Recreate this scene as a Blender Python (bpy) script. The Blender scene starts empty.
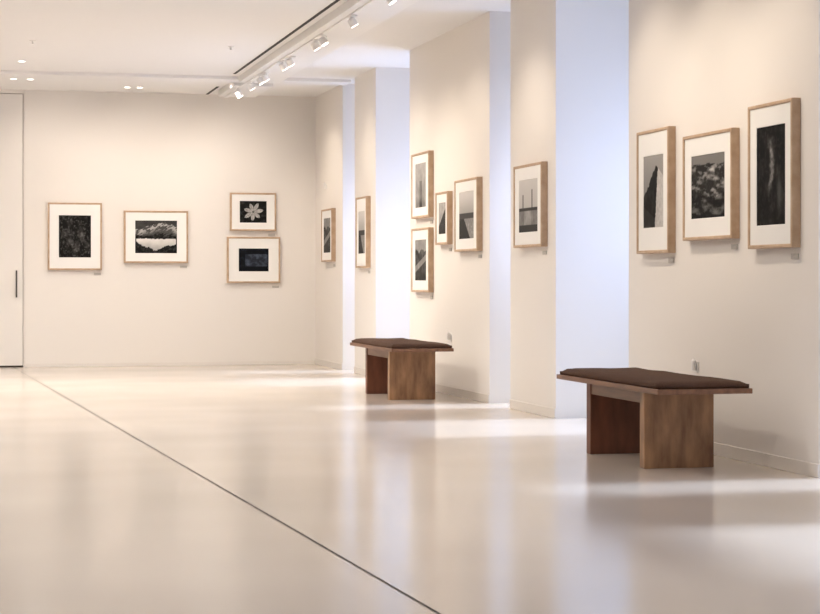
import bpy, bmesh, math, random
from mathutils import Vector, Matrix, noise
random.seed(4)
scene = bpy.context.scene
scene.view_settings.view_transform = 'Standard'
scene.view_settings.exposure = 0.12
COL = scene.collection
W = 4.284      # right wall plane
BK = 21.96     # back wall plane
H = 3.18       # ceiling height
OUT = 5.2      # outer side of the window wall

# ------------------------------------------------------------ materials
def new_mat(name):
    m = bpy.data.materials.new(name); m.use_nodes = True
    return m, m.node_tree, m.node_tree.nodes['Principled BSDF']

def mat_noise(name, c1, c2, scale=(6, 6, 6), rough=0.6, bump=0.0, nscale=1.0, detail=4, spec=0.5, bscale=None, r2=None):
    m, nt, b = new_mat(name)
    tc = nt.nodes.new('ShaderNodeTexCoord'); mp = nt.nodes.new('ShaderNodeMapping')
    mp.inputs['Scale'].default_value = scale
    nz = nt.nodes.new('ShaderNodeTexNoise'); nz.inputs['Scale'].default_value = nscale
    nz.inputs['Detail'].default_value = detail
    cr = nt.nodes.new('ShaderNodeValToRGB')
    cr.color_ramp.elements[0].color = (*c1, 1); cr.color_ramp.elements[1].color = (*c2, 1)
    cr.color_ramp.elements[0].position = 0.25; cr.color_ramp.elements[1].position = 0.75
    nt.links.new(tc.outputs['Object'], mp.inputs['Vector'])
    nt.links.new(mp.outputs['Vector'], nz.inputs['Vector'])
    nt.links.new(nz.outputs['Fac'], cr.inputs['Fac'])
    nt.links.new(cr.outputs['Color'], b.inputs['Base Color'])
    b.inputs['Roughness'].default_value = rough
    b.inputs['Specular IOR Level'].default_value = spec
    if r2 is not None:
        mr = nt.nodes.new('ShaderNodeMapRange')
        mr.inputs['To Min'].default_value = rough; mr.inputs['To Max'].default_value = r2
        nt.links.new(nz.outputs['Fac'], mr.inputs['Value'])
        nt.links.new(mr.outputs['Result'], b.inputs['Roughness'])
    if bump:
        n2 = nt.nodes.new('ShaderNodeTexNoise'); n2.inputs['Scale'].default_value = bscale or 80
        n2.inputs['Detail'].default_value = 3
        nt.links.new(tc.outputs['Object'], n2.inputs['Vector'])
        bp = nt.nodes.new('ShaderNodeBump'); bp.inputs['Strength'].default_value = bump
        bp.inputs['Distance'].default_value = 0.01
        nt.links.new(n2.outputs['Fac'], bp.inputs['Height'])
        nt.links.new(bp.outputs['Normal'], b.inputs['Normal'])
    return m

M_wall = mat_noise('wall_plaster', (0.845, 0.81, 0.765), (0.85, 0.815, 0.77), nscale=.1, detail=1, rough=0.85, spec=0.15)
M_ceil = mat_noise('ceiling_paint', (0.845, 0.835, 0.82), (0.85, 0.84, 0.825), nscale=.1, detail=1, rough=0.9, spec=0.15)
M_floor = mat_noise('polished_floor', (0.65, 0.58, 0.505), (0.70, 0.625, 0.545), scale=(1, 1, 1), nscale=.9, rough=0.13, r2=0.19, detail=1, spec=1.0)
M_base = mat_noise('baseboard_paint', (0.79, 0.75, 0.70), (0.81, 0.77, 0.72), rough=0.6)
M_door = mat_noise('door_paint', (0.85, 0.82, 0.78), (0.86, 0.83, 0.79), nscale=.3, rough=0.6)
M_white = mat_noise('white_metal', (0.82, 0.81, 0.79), (0.86, 0.85, 0.83), nscale=.3, rough=0.35)
M_black = mat_noise('dark_gap', (0.01, 0.009, 0.008), (0.02, 0.018, 0.016), rough=0.7)
M_gap = mat_noise('door_gap', (0.12, 0.10, 0.08), (0.16, 0.14, 0.11), rough=0.8)
M_seam = mat_noise('floor_joint', (0.05, 0.042, 0.034), (0.18, 0.15, 0.115), nscale=9, rough=0.7)
M_metal = mat_noise('dark_metal', (0.05, 0.045, 0.04), (0.09, 0.08, 0.07), rough=0.35)
M_oakframe = mat_noise('pale_oak', (0.45, 0.305, 0.19), (0.60, 0.44, 0.305), scale=(14, 14, 14), nscale=1.0, rough=0.5)
M_mat = mat_noise('mat_board', (0.89, 0.88, 0.85), (0.90, 0.89, 0.86), rough=0.9, spec=0.1)
M_back = mat_noise('backing_board', (0.78, 0.76, 0.72), (0.80, 0.78, 0.74), rough=0.8)
M_card = mat_noise('caption_card_stock', (0.46, 0.43, 0.39), (0.62, 0.59, 0.54), scale=(60, 60, 140), rough=0.7)
M_wood = mat_noise('bench_wood', (0.18, 0.085, 0.040), (0.53, 0.30, 0.15), scale=(9, 9, 2.4), nscale=1.8, detail=10, rough=0.42, bump=0.06, bscale=40)
M_wood_shade = mat_noise('bench_wood_shaded', (0.10, 0.034, 0.019), (0.23, 0.085, 0.045), scale=(9, 9, 2.2), nscale=1.6, detail=9, rough=0.5)  # bench wood again, the far leg's shade put into a darker, redder colour
M_wood2 = mat_noise('bench_wood_plank', (0.13, 0.056, 0.029), (0.28, 0.135, 0.068), scale=(22, 2.0, 22), nscale=1.3, detail=7, rough=0.42)
M_cush = mat_noise('brown_felt', (0.070, 0.037, 0.024), (0.125, 0.069, 0.046), nscale=30, rough=0.95, bump=0.4, bscale=220, spec=0.2)

def mat_emit(name, col, s):
    m, nt, b = new_mat(name)
    b.inputs['Base Color'].default_value = (0.9, 0.9, 0.9, 1)
    b.inputs['Emission Color'].default_value = (*col, 1)
    b.inputs['Emission Strength'].default_value = s
    return m
M_lens = mat_emit('warm_lens', (1, 0.92, 0.80), 4)
M_print = bpy.data.materials.new('silver_print'); M_print.use_nodes = True
_nt = M_print.node_tree; _b = _nt.nodes['Principled BSDF']
_a = _nt.nodes.new('ShaderNodeVertexColor'); _a.layer_name = 'Col'
_nt.links.new(_a.outputs['Color'], _b.inputs['Base Color'])
_b.inputs['Roughness'].default_value = 0.6
_b.inputs['Specular IOR Level'].default_value = 0.08
M_glass, nt, b = new_mat('window_glass')
for n in list(nt.nodes):
    if n.type != 'OUTPUT_MATERIAL': nt.nodes.remove(n)
o = nt.nodes['Material Output']
t = nt.nodes.new('ShaderNodeBsdfTransparent'); g = nt.nodes.new('ShaderNodeBsdfGlossy')
g.inputs['Roughness'].default_value = 0.05
mx = nt.nodes.new('ShaderNodeMixShader'); mx.inputs[0].default_value = 0.06
t.inputs['Color'].default_value = (0.93, 0.96, 1, 1)
nt.links.new(t.outputs[0], mx.inputs[1]); nt.links.new(g.outputs[0], mx.inputs[2]); nt.links.new(mx.outputs[0], o.inputs['Surface'])

# ------------------------------------------------------------ mesh helpers
def bm_box(bm, x0, x1, y0, y1, z0, z1):
    r = bmesh.ops.create_cube(bm, size=1.0)
    for v in r['verts']:
        v.co = Vector((x0 + (v.co.x + .5) * (x1 - x0), y0 + (v.co.y + .5) * (y1 - y0), z0 + (v.co.z + .5) * (z1 - z0)))
    return r['verts']

def obj_from_bm(bm, name, mat, parent=None, bevel=0.0, smooth=False, segs=2):
    bmesh.ops.recalc_face_normals(bm, faces=bm.faces)
    me = bpy.data.meshes.new(name); bm.to_mesh(me); bm.free()
    if mat: me.materials.append(mat)
    ob = bpy.data.objects.new(name, me); COL.objects.link(ob)
    if parent: ob.parent = parent
    if bevel:
        md = ob.modifiers.new('bevel', 'BEVEL'); md.width = bevel; md.segments = segs; md.limit_method = 'ANGLE'
    if smooth:
        for p in me.polygons: p.use_smooth = True
    return ob

def boxes(name, lst, mat, parent=None, bevel=0.0):
    bm = bmesh.new()
    for b_ in lst: bm_box(bm, *b_)
    return obj_from_bm(bm, name, mat, parent, bevel)

def struct(ob, label, cat):
    ob['kind'] = 'structure'; ob['label'] = label; ob['category'] = cat; return ob

def empty(name, loc, rotz=0, label='', cat='', group=None):
    e = bpy.data.objects.new(name, None); e.empty_display_size = 0.1
    COL.objects.link(e); e.location = loc; e.rotation_euler = (0, 0, rotz)
    e['label'] = label; e['category'] = cat
    if group: e['group'] = group
    return e

def bm_cyl(bm, r1, r2, z0, z1, seg=24, cx=0, cy=0, rot=None):
    r = bmesh.ops.create_cone(bm, cap_ends=True, segments=seg, radius1=r1, radius2=r2, depth=z1 - z0)
    for v in r['verts']:
        v.co.z += (z0 + z1) / 2
        v.co.x += cx; v.co.y += cy
        if rot: v.co = rot @ v.co
    return r['verts']

def copy_thing(src, loc, rotz=None):
    kids = [o for o in bpy.data.objects if o.parent == src]
    n = src.copy(); COL.objects.link(n); n.location = loc
    if rotz is not None: n.rotation_euler = (0, 0, rotz)
    for k in kids:
        c = k.copy(); c.parent = n; COL.objects.link(c)
        c.matrix_parent_inverse = k.matrix_parent_inverse.copy()
    return n

# ------------------------------------------------------------ room shell
XL, YF = -4.6, -3.0
struct(boxes('floor', [(XL - .2, OUT + .2, YF - .2, BK + .4, -0.2, 0)], M_floor), 'polished pale cream concrete gallery floor with soft reflections', 'floor')
struct(boxes('ceiling', [(XL - .2, OUT + .2, YF - .2, BK + .4, H, H + .2)], M_ceil), 'smooth off-white painted gallery ceiling', 'ceiling')
recess = [(5.53, 7.03), (8.12, 8.70), (11.42, 12.91), (14.03, 14.61), (17.31, 18.75), (19.77, 20.40)]
piers = []; y = YF
for a, b_ in recess:
    piers.append((y, a)); y = b_
piers.append((y, BK))
struct(boxes('wall_right', [(W, OUT, a, b_, 0, H) for a, b_ in piers], M_wall), 'cream plaster wall broken by full-height window recesses', 'wall')
DX0, DX1, DZ = -0.30, 0.872, 3.14
struct(boxes('wall_back', [(XL, DX0, BK, BK + .25, 0, H), (DX1, OUT, BK, BK + .25, 0, H), (DX0, DX1, BK, BK + .25, DZ, H)], M_wall), 'cream plaster end wall hung with four framed photographs', 'wall')
struct(boxes('wall_left', [(XL - .2, XL, YF, BK, 0, H)], M_wall), 'plain cream plaster side wall', 'wall')
struct(boxes('wall_front', [(XL, OUT, YF - .2, YF, 0, H)], M_wall), 'plain cream plaster wall', 'wall')
# baseboards
struct(boxes('baseboard_right', [(W - .010, W, a, b_, 0, .07) for a, b_ in piers], M_base, bevel=.003), 'low cream painted skirting board', 'baseboard')
struct(boxes('baseboard_back', [(DX1 + .03, W - .012, BK - .008, BK, 0, .04)], M_base, bevel=.002), 'very low cream painted skirting board', 'baseboard')
# windows
for i, (a, b_) in enumerate(recess):
    x0, x1 = OUT - .12, OUT - .06
    fr = boxes('window_%d' % (i + 1), [(x0, x1, a, a + .04, 0.0, H), (x0, x1, b_ - .04, b_, 0.0, H), (x0, x1, a, b_, 0.0, .05), (x0, x1, a, b_, H - .05, H)], M_white)
    struct(fr, 'tall narrow white-framed daylight window deep in a recess', 'window')
    gl = boxes('glass', [(x0 + .025, x0 + .035, a + .04, b_ - .04, .05, H - .05)], M_glass, parent=fr)
# door
door = boxes('door_1', [(DX0 + .006, DX1 - .006, BK + .004, BK + .06, 0.02, DZ - .008)], M_door, bevel=.002)
struct(door, 'tall flush white-painted door with slim dark pull handle', 'door')
struct(boxes('trim_1', [(DX0, DX1, BK + .07, BK + .25, 0, DZ)], M_gap), 'dark shadow gap around the tall door', 'trim')
hb = bmesh.new()
bm_box(hb, 0.785, 0.803, BK - .045, BK - .027, 0.80, 1.11)
bm_box(hb, 0.787, 0.801, BK - .03, BK + .004, 0.84, 0.856)
bm_box(hb, 0.787, 0.801, BK - .03, BK + .004, 1.055, 1.071)
obj_from_bm(hb, 'handle', M_metal, door, .002)['label'] = 'slim dark metal pull handle'
struct(boxes('trim_2', [(DX1 + .01, DX1 + .022, BK - .006, BK, 0, H)], M_base), 'thin painted edge bead beside the tall door', 'trim')
# floor joint (runs at a slight angle)
jb = bmesh.new()
def jx(y): return 1.437 - (y - 5.434) * 0.041
w_ = .005
vs = [jb.verts.new((jx(YF) - w_, YF, .0012)), jb.verts.new((jx(YF) + w_, YF, .0012)), jb.verts.new((jx(BK) + w_, BK - .01, .0012)), jb.verts.new((jx(BK) - w_, BK - .01, .0012))]
jb.faces.new(vs)
struct(obj_from_bm(jb, 'trim_3', M_seam), 'thin dark expansion joint running along the floor', 'floor joint')
# ceiling details
struct(boxes('trim_4', [(XL, W, 19.95, 20.25, H - .035, H)], M_ceil, bevel=.003), 'shallow off-white ceiling band crossing the room', 'trim')
struct(boxes('trim_5', [(2.955, 2.985, YF, 19.70, H - .003, H)], M_black), 'thin black linear slot in the ceiling', 'ceiling slot')
struct(boxes('trim_6', [(2.97, 3.00, 21.05, BK, H - .003, H)], M_black), 'short black linear slot in the ceiling', 'ceiling slot')
TZ = H - .08
tr = boxes('light_track', [(3.05, 3.48, YF, 19.93, TZ + .012, H - .0005), (3.05, 3.48, 20.27, 21.5, TZ + .012, H - .0005), (3.12, 3.17, YF, 21.5, TZ, TZ + .012)], M_white, bevel=.002)
tr['label'] = 'long chunky white lighting track fixed along the ceiling'; tr['category'] = 'lighting track'

# ------------------------------------------------------------ framed photographs
def nz(x, y, s, o=0): return noise.fractal(Vector((x * s + o, y * s - o * .7, o)), 0.8, 2.1, 5)
def sm(a, b_, x):
    t_ = max(0, min(1, (x - a) / (b_ - a))); return t_ * t_ * (3 - 2 * t_)
def art(kind, u, v):
    n = nz(u, v, 5, sum(map(ord, kind)) % 13)
    f = nz(u, v, 16, 3.3)
    if kind == 'foliage':
        return max(.004, .008 + .09 * max(0, n + .05) * sm(.62, .1, math.hypot(u - .5, v - .5)) + .10 * max(0, f - .08))
    if kind == 'snowpeak':
        ridge = .93 - .34 * abs(u - .66) + .05 * nz(u, 0, 7, 2)
        if v > ridge: return .05 + .02 * n
        if v > .54 + .03 * nz(u, 0, 9, 5):
            d = ridge - v
            streak = nz(u * 1.6 - v * 1.5, v * .9, 9, 4)
            return .016 + (.42 * sm(.32, .04, d) if streak > -.02 else .06)
        top_ = .44 + .02 * nz(u, 1, 12, 2)
        low = .16 + .24 * sm(.34, .0, u) + .16 * sm(.62, .98, u) + .10 * nz(u, 3, 5, 6)
        if low < v < top_ and .03 < u < .97: return .46 + .25 * sm(.15, .42, v) + .08 * n
        return .010 + .06 * max(0, f)
    if kind == 'flower':
        a = math.atan2(v - .5, (u - .5) * 1.25) + .3; r = math.hypot((u - .5) * 1.25, v - .5)
        k = abs(((a / (2 * math.pi) * 7) % 1) - .5) * 2
        pet = .16 + .28 * (1 - k) ** .7 * (1 + .15 * math.sin(a * 2))
        c = .008 + .03 * max(0, n)
        if r < pet: c = .50 - .22 * (k < .12) - .24 * k + .15 * f
        if r < .05: c = .12
        return c
    if kind == 'dusk':
        c = .008 + .015 * max(0, n)
        if .22 < v < .75 and .22 < u < .96: c = .03 + .07 * max(0, n + .2)
        return c
    if kind == 'fall':
        c = .006 + .016 * max(0, n) + .02 * max(0, f)
        s = .50 + .10 * nz(v, 0, 3, 2)
        wd_ = .05 + .05 * max(0, nz(v, 1, 5, 6))
        c += .18 * math.exp(-((u - s) / wd_) ** 2) * sm(.30, .45, v) * (1 - sm(.72, .92, v)) * (.5 + max(0, .5 + f))
        c += .06 * math.exp(-((u - .78) / .07) ** 2 - ((v - .3) / .15) ** 2)
        return c
    if kind == 'clouds':
        if v > .84 + .05 * nz(u, 0, 3, 6): return .20
        hi = max(0, nz(u * .8, v * 2.0, 4, 8)) ** 1.2
        base = .018 + .65 * hi + .04 * max(0, f)
        if v < .36 + .08 * nz(u, 0, 4, 1): base *= .35
        return base
    if kind == 'peak':
        # a long dark ridge climbing to a summit, pale sunlit slope beyond it
        top = .46 + .38 * sm(0, .66, u) + .03 * f if u < .66 else .84 - .45 * (u - .66)
        if v > top: return .17 + .17 * v
        edge = .56 + .16 * v / .84 + .02 * f
        if u > edge: return .50 + .10 * f
        second = .30 - .30 * u
        return .026 + .02 * max(0, n) if v < second else .010 + .02 * max(0, n)
    if kind == 'pier':
        if v > .46:
            return .09 if (abs(u - .22) < .03 and v < .72) or (abs(u - .70) < .025 and v < .80) else .42 + .2 * v
        if v > .40: return .05
        return .20 + .10 * n + .12 * (abs(u - .45) < .18) if v > .14 else .05
    if kind == 'coast':
        if v > .55: return .38 + .25 * sm(.5, 1, v)
        if v > .43: return .08
        return .25 + .2 * max(0, f) if u > .75 - v else .04
    if kind == 'misty':
        return .24 + .20 * v + .08 * n - (.16 if abs(u - .5) < .12 and v < .6 else 0)
    if kind == 'diag':
        return .40 + .1 * n if v > .25 + u * .6 else .04 + .05 * max(0, f)
    if kind == 'dunes':
        return .035 + .09 * max(0, n + .2) + (.22 if v > .72 + .1 * nz(u, 0, 3, 2) else 0) + (.20 if (v < .35 + .3 * u and v > .2 + .3 * u) else 0)
    return .1 + .1 * n

def picture(wall, a, z0, w, h, pw, ph, kind, label, tint=(1, .97, .93), yoff=0.0):
    """a = position along the wall of the picture's centre"""
    if wall == 'back': e = empty('framed_photograph', (a, BK, z0), 0, label, 'picture', 'framed photographs on the gallery walls')
    else: e = empty('framed_photograph', (W, a, z0), -math.pi / 2, label, 'picture', 'framed photographs on the gallery walls')
    D, F = .050, .020
    hw = w / 2
    bm = bmesh.new()
    prof = [(0, 0), (0, -D + .004), (.004, -D), (F - .004, -D), (F, -D + .004), (F, -.012)]
    corners = [(-1, 0), (1, 0), (1, 1), (-1, 1)]
    rings = []
    for sx, sz in corners:
        ring = []
        for i_, d_ in prof:
            x = sx * (hw - i_); zz = i_ if sz == 0 else h - i_
            ring.append(bm.verts.new((x, d_, zz)))
        rings.append(ring)
    for k in range(4):
        A, B = rings[k], rings[(k + 1) % 4]
        for j in range(len(prof) - 1): bm.faces.new((A[j], B[j], B[j + 1], A[j + 1]))
    f = obj_from_bm(bm, 'frame', M_oakframe, e); f['label'] = 'pale oak moulding frame'
    bm = bmesh.new()
    xi, zi0, zi1 = pw / 2, (h - ph) / 2 + yoff, (h + ph) / 2 + yoff
    MD = -.042
    o_ = [bm.verts.new(c) for c in [(-hw + F, MD, F), (hw - F, MD, F), (hw - F, MD, h - F), (-hw + F, MD, h - F)]]
    i_ = [bm.verts.new(c) for c in [(-xi, MD, zi0), (xi, MD, zi0), (xi, MD, zi1), (-xi, MD, zi1)]]
    d_ = [bm.verts.new(c) for c in [(-xi + .003, MD + .003, zi0 + .003), (xi - .003, MD + .003, zi0 + .003), (xi - .003, MD + .003, zi1 - .003), (-xi + .003, MD + .003, zi1 - .003)]]
    for k in range(4):
        bm.faces.new((o_[k], o_[(k + 1) % 4], i_[(k + 1) % 4], i_[k])); bm.faces.new((i_[k], i_[(k + 1) % 4], d_[(k + 1) % 4], d_[k]))
    m = obj_from_bm(bm, 'mat_board', M_mat, e); m['label'] = 'off-white window mat'
    nx = 80; ny = int(80 * ph / pw)
    verts = []; cols = []
    for j in range(ny + 1):
        for i in range(nx + 1):
            u, v = i / nx, j / ny
            verts.append((-xi + u * pw, MD + .0035, zi0 + v * ph))
            c = max(.004, min(.9, art(kind, u, v)))
            cols.append((c * tint[0], c * tint[1], c * tint[2], 1))
    faces = [(j * (nx + 1) + i, j * (nx + 1) + i + 1, (j + 1) * (nx + 1) + i + 1, (j + 1) * (nx + 1) + i) for j in range(ny) for i in range(nx)]
    me = bpy.data.meshes.new('print'); me.from_pydata(verts, [], faces)
    ca = me.color_attributes.new('Col', 'FLOAT_COLOR', 'POINT')
    for k, c in enumerate(cols): ca.data[k].color = c
    me.materials.append(M_print)
    po = bpy.data.objects.new('print', me); COL.objects.link(po); po.parent = e
    po['label'] = 'black and white photographic print'
    boxes('backing', [(-hw + F, hw - F, MD + .005, -.0005, F, h - F)], M_back, e)
    c = boxes('caption_card', [(-.04, .04, -.008, .001, -.014, .014)], M_card)
    c['label'] = 'small pale printed caption card below a framed photograph'; c['category'] = 'caption card'
    c['group'] = 'caption cards beside the photographs'
    if wall == 'back': c.location = (a + hw - .05, BK, z0 - .045)
    else: c.location = (W, a - hw + .06, z0 - .045); c.rotation_euler = (0, 0, -math.pi / 2)
    return e

P = picture
P('back', 1.4535, 1.115, .615, .775, .37, .49, 'foliage', 'upright oak-framed photograph of dark foliage on the end wall')
P('back', 2.386, 1.198, .744, .607, .49, .385, 'snowpeak', 'wide oak-framed photograph of a snowy mountain above a pale lake')
P('back', 3.527, 1.579, .548, .448, .325, .26, 'flower', 'oak-framed photograph of a pale flower on black')
P('back', 3.533, .965, .631, .543, .36, .275, 'dusk', 'oak-framed dark bluish night photograph hung below the flower picture', tint=(.75, .9, 1.25))
P('right', 9.188, 1.168, .552, .772, .36, .53, 'fall', 'upright oak-framed photograph of dark rock and a pale waterfall')
P('right', 10.035, 1.231, .713, .615, .49, .37, 'clouds', 'wide oak-framed photograph of grey rolling hills under cloud')
P('right', 10.886, 1.164, .535, .765, .34, .45, 'peak', 'upright oak-framed photograph of a dark mountain ridge with pale slope')
P('right', 13.449, 1.246, .697, .622, .47, .40, 'pier', 'oak-framed photograph of timber posts under pale sky')
P('right', 15.166, 1.240, .705, .608, .46, .40, 'coast', 'oak-framed photograph of a rocky coast under pale sky')
P('right', 15.955, 1.311, .41, .463, .24, .28, 'diag', 'smallest oak-framed photograph beside the stacked pair')
P('right', 16.726, 1.571, .646, .599, .40, .41, 'misty', 'oak-framed misty grey photograph, upper of a stacked pair')
P('right', 16.726, .888, .646, .589, .42, .38, 'dunes', 'oak-framed photograph of dark dunes, lower of a stacked pair')
P('right', 19.243, 1.128, .51, .744, .32, .45, 'coast', 'upright oak-framed photograph hung alone on a narrow pier')
P('right', 21.08, 1.209, .60, .603, .40, .40, 'dunes', 'oak-framed photograph near the corner with the end wall')

# ------------------------------------------------------------ benches
bench = empty('bench', (3.79, 9.80, 0), 0, 'low brown wooden gallery bench with dark felt cushion beside the wall', 'bench', 'matching wooden gallery benches')
def leg(yc, parent, m):
    bm = bmesh.new(); t_ = .035
    bm_box(bm, -.195, .20, yc - t_, yc + t_, 0, .413)
    return obj_from_bm(bm, 'leg', m, parent, .003)
leg(-.415, bench, M_wood); leg(.44, bench, M_wood_shade)
for s in (-1, 1):
    r = boxes('rail', [(s * .175 - .015, s * .175 + .015, -.38, .405, .345, .413)], M_wood2, bench, .002)
    r['label'] = 'long wooden rail under the seat'
sl = boxes('seat', [(-.262, .262, -.81, .82, .413, .440)], M_wood2, bench, .003)
sl['label'] = 'thin overhanging dark wood seat board'
bm = bmesh.new()
nx, ny = 14, 44
cw, cl = .252, .79
top = [[None] * (ny + 1) for _ in range(nx + 1)]; bot = [[None] * (ny + 1) for _ in range(nx + 1)]
for i in range(nx + 1):
    for j in range(ny + 1):
        u = -1 + 2 * i / nx; v = -1 + 2 * j / ny
        x, y_ = u * cw, v * cl
        e_ = min(cw - abs(x), cl - abs(y_))
        puff = .018 * min(1, (e_ / .05)) ** .5 + .021
        puff += .004 * noise.noise(Vector((x * 7, y_ * 5, 1)))
        wob = .005 * noise.noise(Vector((y_ * 5, x * 8, 5)))
        top[i][j] = bm.verts.new((x + wob, y_ + wob, .440 + puff))
        bot[i][j] = bm.verts.new((x * .995 + wob, y_ * .998 + wob, .4405))
for i in range(nx):
    for j in range(ny):
        bm.faces.new((top[i][j], top[i + 1][j], top[i + 1][j + 1], top[i][j + 1]))
        bm.faces.new((bot[i][j], bot[i][j + 1], bot[i + 1][j + 1], bot[i + 1][j]))
for i in range(nx):
    bm.faces.new((top[i][0], bot[i][0], bot[i + 1][0], top[i + 1][0])); bm.faces.new((top[i][ny], top[i + 1][ny], bot[i + 1][ny], bot[i][ny]))
for j in range(ny):
    bm.faces.new((top[0][j], top[0][j + 1], bot[0][j + 1], bot[0][j])); bm.faces.new((top[nx][j], bot[nx][j], bot[nx][j + 1], top[nx][j + 1]))
obj_from_bm(bm, 'cushion', M_cush, bench, 0, True)['label'] = 'flat dark brown felt seat cushion'
copy_thing(bench, (3.79, 15.67, 0))

# ------------------------------------------------------------ little wall sensors
def wall_sensor(y_, z_, label):
    e = empty('wall_sensor', (W, y_, z_), 0, label, 'sensor')
    boxes('back_plate', [(-.008, 0, -.022, .022, -.03, .03)], M_white, e, .002)
    bm = bmesh.new(); bm_cyl(bm, .014, .014, -.02, .035, 20, -.024); bm_cyl(bm, .014, .004, .035, .05, 20, -.024)
    obj_from_bm(bm, 'sensor_body', M_white, e)
    return e
s1 = wall_sensor(10.28, .49, 'small white cylindrical sensor fixed low on the wall behind a bench')
s2 = copy_thing(s1, (W, 15.80, .50))
s3 = copy_thing(s1, (W, 21.30, 2.08)); s3['label'] = 'small white sensor high on the wall above a picture'

# ------------------------------------------------------------ track spotlights
WARM = (1.0, 0.85, 0.69)
def aim(ob, tgt):
    d = Vector(tgt) - ob.location
    ob.rotation_euler = d.to_track_quat('-Z', 'Y').to_euler()
def spot(loc, tgt, e, size=75, col=WARM, blend=1.0, rad=.05):
    l = bpy.data.lights.new('spot_lamp', 'SPOT'); l.energy = e; l.spot_size = math.radians(size); l.spot_blend = blend
    l.color = col; l.shadow_soft_size = rad
    o = bpy.data.objects.new('spot_lamp', l); COL.objects.link(o); o.location = loc; aim(o, tgt); return o
GR = 'white spotlights on the ceiling track'
ts = empty('track_spotlight', (3.145, 14.6, TZ - .001), 0, 'small white cylindrical spotlight hanging from the ceiling track', 'spotlight', GR)
R = Matrix.Rotation(math.radians(-32), 3, 'Y')
bm = bmesh.new(); bm_cyl(bm, .008, .008, -.025, 0, 12); bm_box(bm, -.022, .022, -.07, .07, -.012, 0)
obj_from_bm(bm, 'stem', M_white, ts)
bm = bmesh.new(); vs = bm_cyl(bm, .036, .032, -.034, .028, 28)
for v in vs: v.co = R @ v.co + Vector((0, 0, -.048))
obj_from_bm(bm, 'lamp_body', M_white, ts, .004)
bm = bmesh.new(); vs = bm_cyl(bm, .031, .031, -.038, -.033, 28)
for v in vs: v.co = R @ v.co + Vector((0, 0, -.048))
obj_from_bm(bm, 'lens', M_lens, ts)
for y_ in (8.9, 10.0, 11.0, 13.3, 15.8, 16.15, 17.4, 17.75, 18.8, 19.1, 19.7, 20.55):
    copy_thing(ts, (3.145, y_, TZ - .001), random.uniform(-.5, .5))
aims = [(9.1, 9.15, 42), (10.0, 10.0, 42), (11.0, 10.85, 42), (13.3, 13.4, 38), (14.6, 15.1, 35), (15.8, 15.9, 28), (17.4, 16.8, 34), (18.8, 19.2, 36), (20.55, 21.0, 42)]
for y0, y1, e in aims:
    spot((3.20, y0, H - .21), (W, y1, 1.70), e, 84)
for y0 in (3.0, 5.0, 7.5):
    spot((3.20, y0, H - .21), (W, y0, 1.6), 36, 84)

# recessed downlights
dl = empty('recessed_downlight', (.74, 19.06, H), 0, 'small round recessed downlight with glowing warm lens', 'downlight', 'recessed ceiling downlights')
bm = bmesh.new(); bm_cyl(bm, .045, .042, -.004, 0, 32)
obj_from_bm(bm, 'trim_ring', M_white, dl)
bm = bmesh.new(); bm_cyl(bm, .030, .030, -.007, -.004, 32)
obj_from_bm(bm, 'lens', M_lens, dl)
for p in [(.72, 20.75), (.90, 20.75), (2.00, 21.35), (2.14, 21.35), (-2.0, 19.06), (-2.0, 15.5), (2.0, 12.0), (-1.2, 12.0), (2.0, 8.5), (-1.2, 8.5), (2.0, 5.0), (-1.2, 5.0), (1.0, 1.5)]:
    copy_thing(dl, (p[0], p[1], H))
WD = (1, .905, .80)
for p, e in [((.8, 18.4), 360), ((2.4, 17.0), 260), ((-2.0, 18.5), 260), ((-2.0, 14.5), 200), ((1.0, 14.0), 205), ((1.8, 10.5), 115), ((-1.6, 10.5), 125), ((1.6, 7.0), 72), ((-1.6, 7.0), 75), ((0, 3), 70)]:
    spot((p[0], p[1], H - .03), (p[0], p[1], 0), e, 160, WD, .8, .15)
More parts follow.
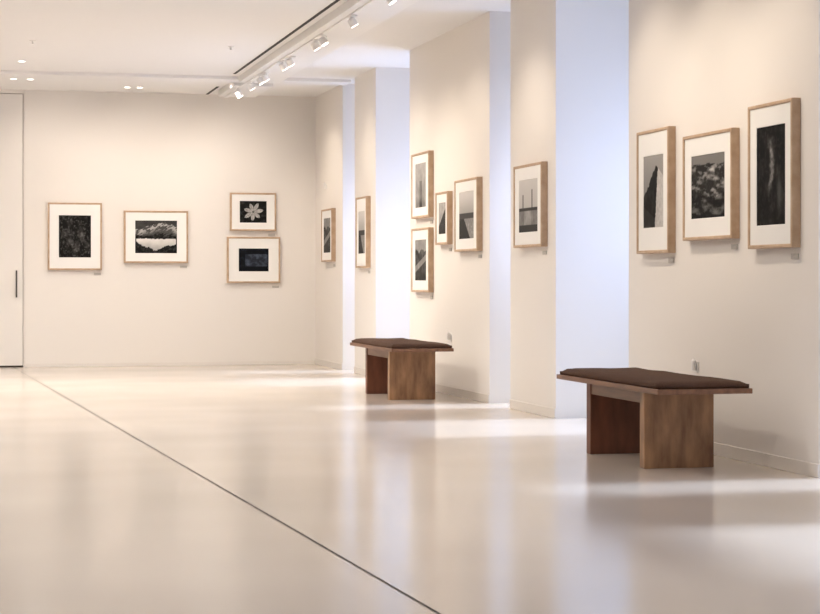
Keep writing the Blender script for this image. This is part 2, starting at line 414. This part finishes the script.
for x_, tx in [(1.0, 1.35), (2.07, 2.35), (3.0, 3.4)]:
    spot((x_, 20.40, H - .06), (tx, BK, 1.7), 50, 88, (1, .88, .76))

# sprinklers
sp = empty('sprinkler_head', (2.59, 17.4, H + .001), 0, 'tiny white ceiling sprinkler head', 'sprinkler', 'ceiling sprinkler heads')
bm = bmesh.new(); bm_cyl(bm, .03, .03, -.006, 0, 24); bm_cyl(bm, .007, .007, -.03, -.006, 12); bm_cyl(bm, .015, .015, -.033, -.03, 16)
obj_from_bm(bm, 'sprinkler_body', M_white, sp)
copy_thing(sp, (.775, 17.4, H + .001))

# ------------------------------------------------------------ daylight through the recess windows
for a, b_ in recess:
    l = bpy.data.lights.new('daylight', 'AREA'); l.shape = 'RECTANGLE'
    wide = (b_ - a) > 1
    l.size = b_ - a; l.size_y = 3.4
    l.energy = 50 if wide else 80; l.color = (.63, .72, 1.0); l.spread = math.radians(140)
    o = bpy.data.objects.new('daylight', l); COL.objects.link(o)
    o.location = (OUT + .45, (a + b_) / 2, 1.6)
    o.rotation_euler = Vector((-1, 0, 0)).to_track_quat('-Z', 'Z').to_euler()
sun = bpy.data.lights.new('sun', 'SUN'); sun.energy = 4.6; sun.angle = math.radians(7); sun.color = (.82, .89, 1)
so = bpy.data.objects.new('sun', sun); COL.objects.link(so); so.location = (9, 10, 6)
so.rotation_euler = Vector((-1, 0.03, -1.25)).to_track_quat('-Z', 'Y').to_euler()
wd = bpy.data.worlds.new('world'); scene.world = wd; wd.use_nodes = True
wd.node_tree.nodes['Background'].inputs[0].default_value = (.65, .75, 1, 1)
wd.node_tree.nodes['Background'].inputs[1].default_value = 0.8

# ------------------------------------------------------------ camera
cam = bpy.data.cameras.new('camera'); co = bpy.data.objects.new('camera', cam); COL.objects.link(co)
cam.sensor_width = 36; cam.lens = 1877 / 820 * 36; cam.shift_y = -27 / 820
co.location = (0, 0, 1.0); co.rotation_euler = (math.pi / 2, 0, -math.atan(465 / 1877))
cam.clip_end = 200
scene.camera = co
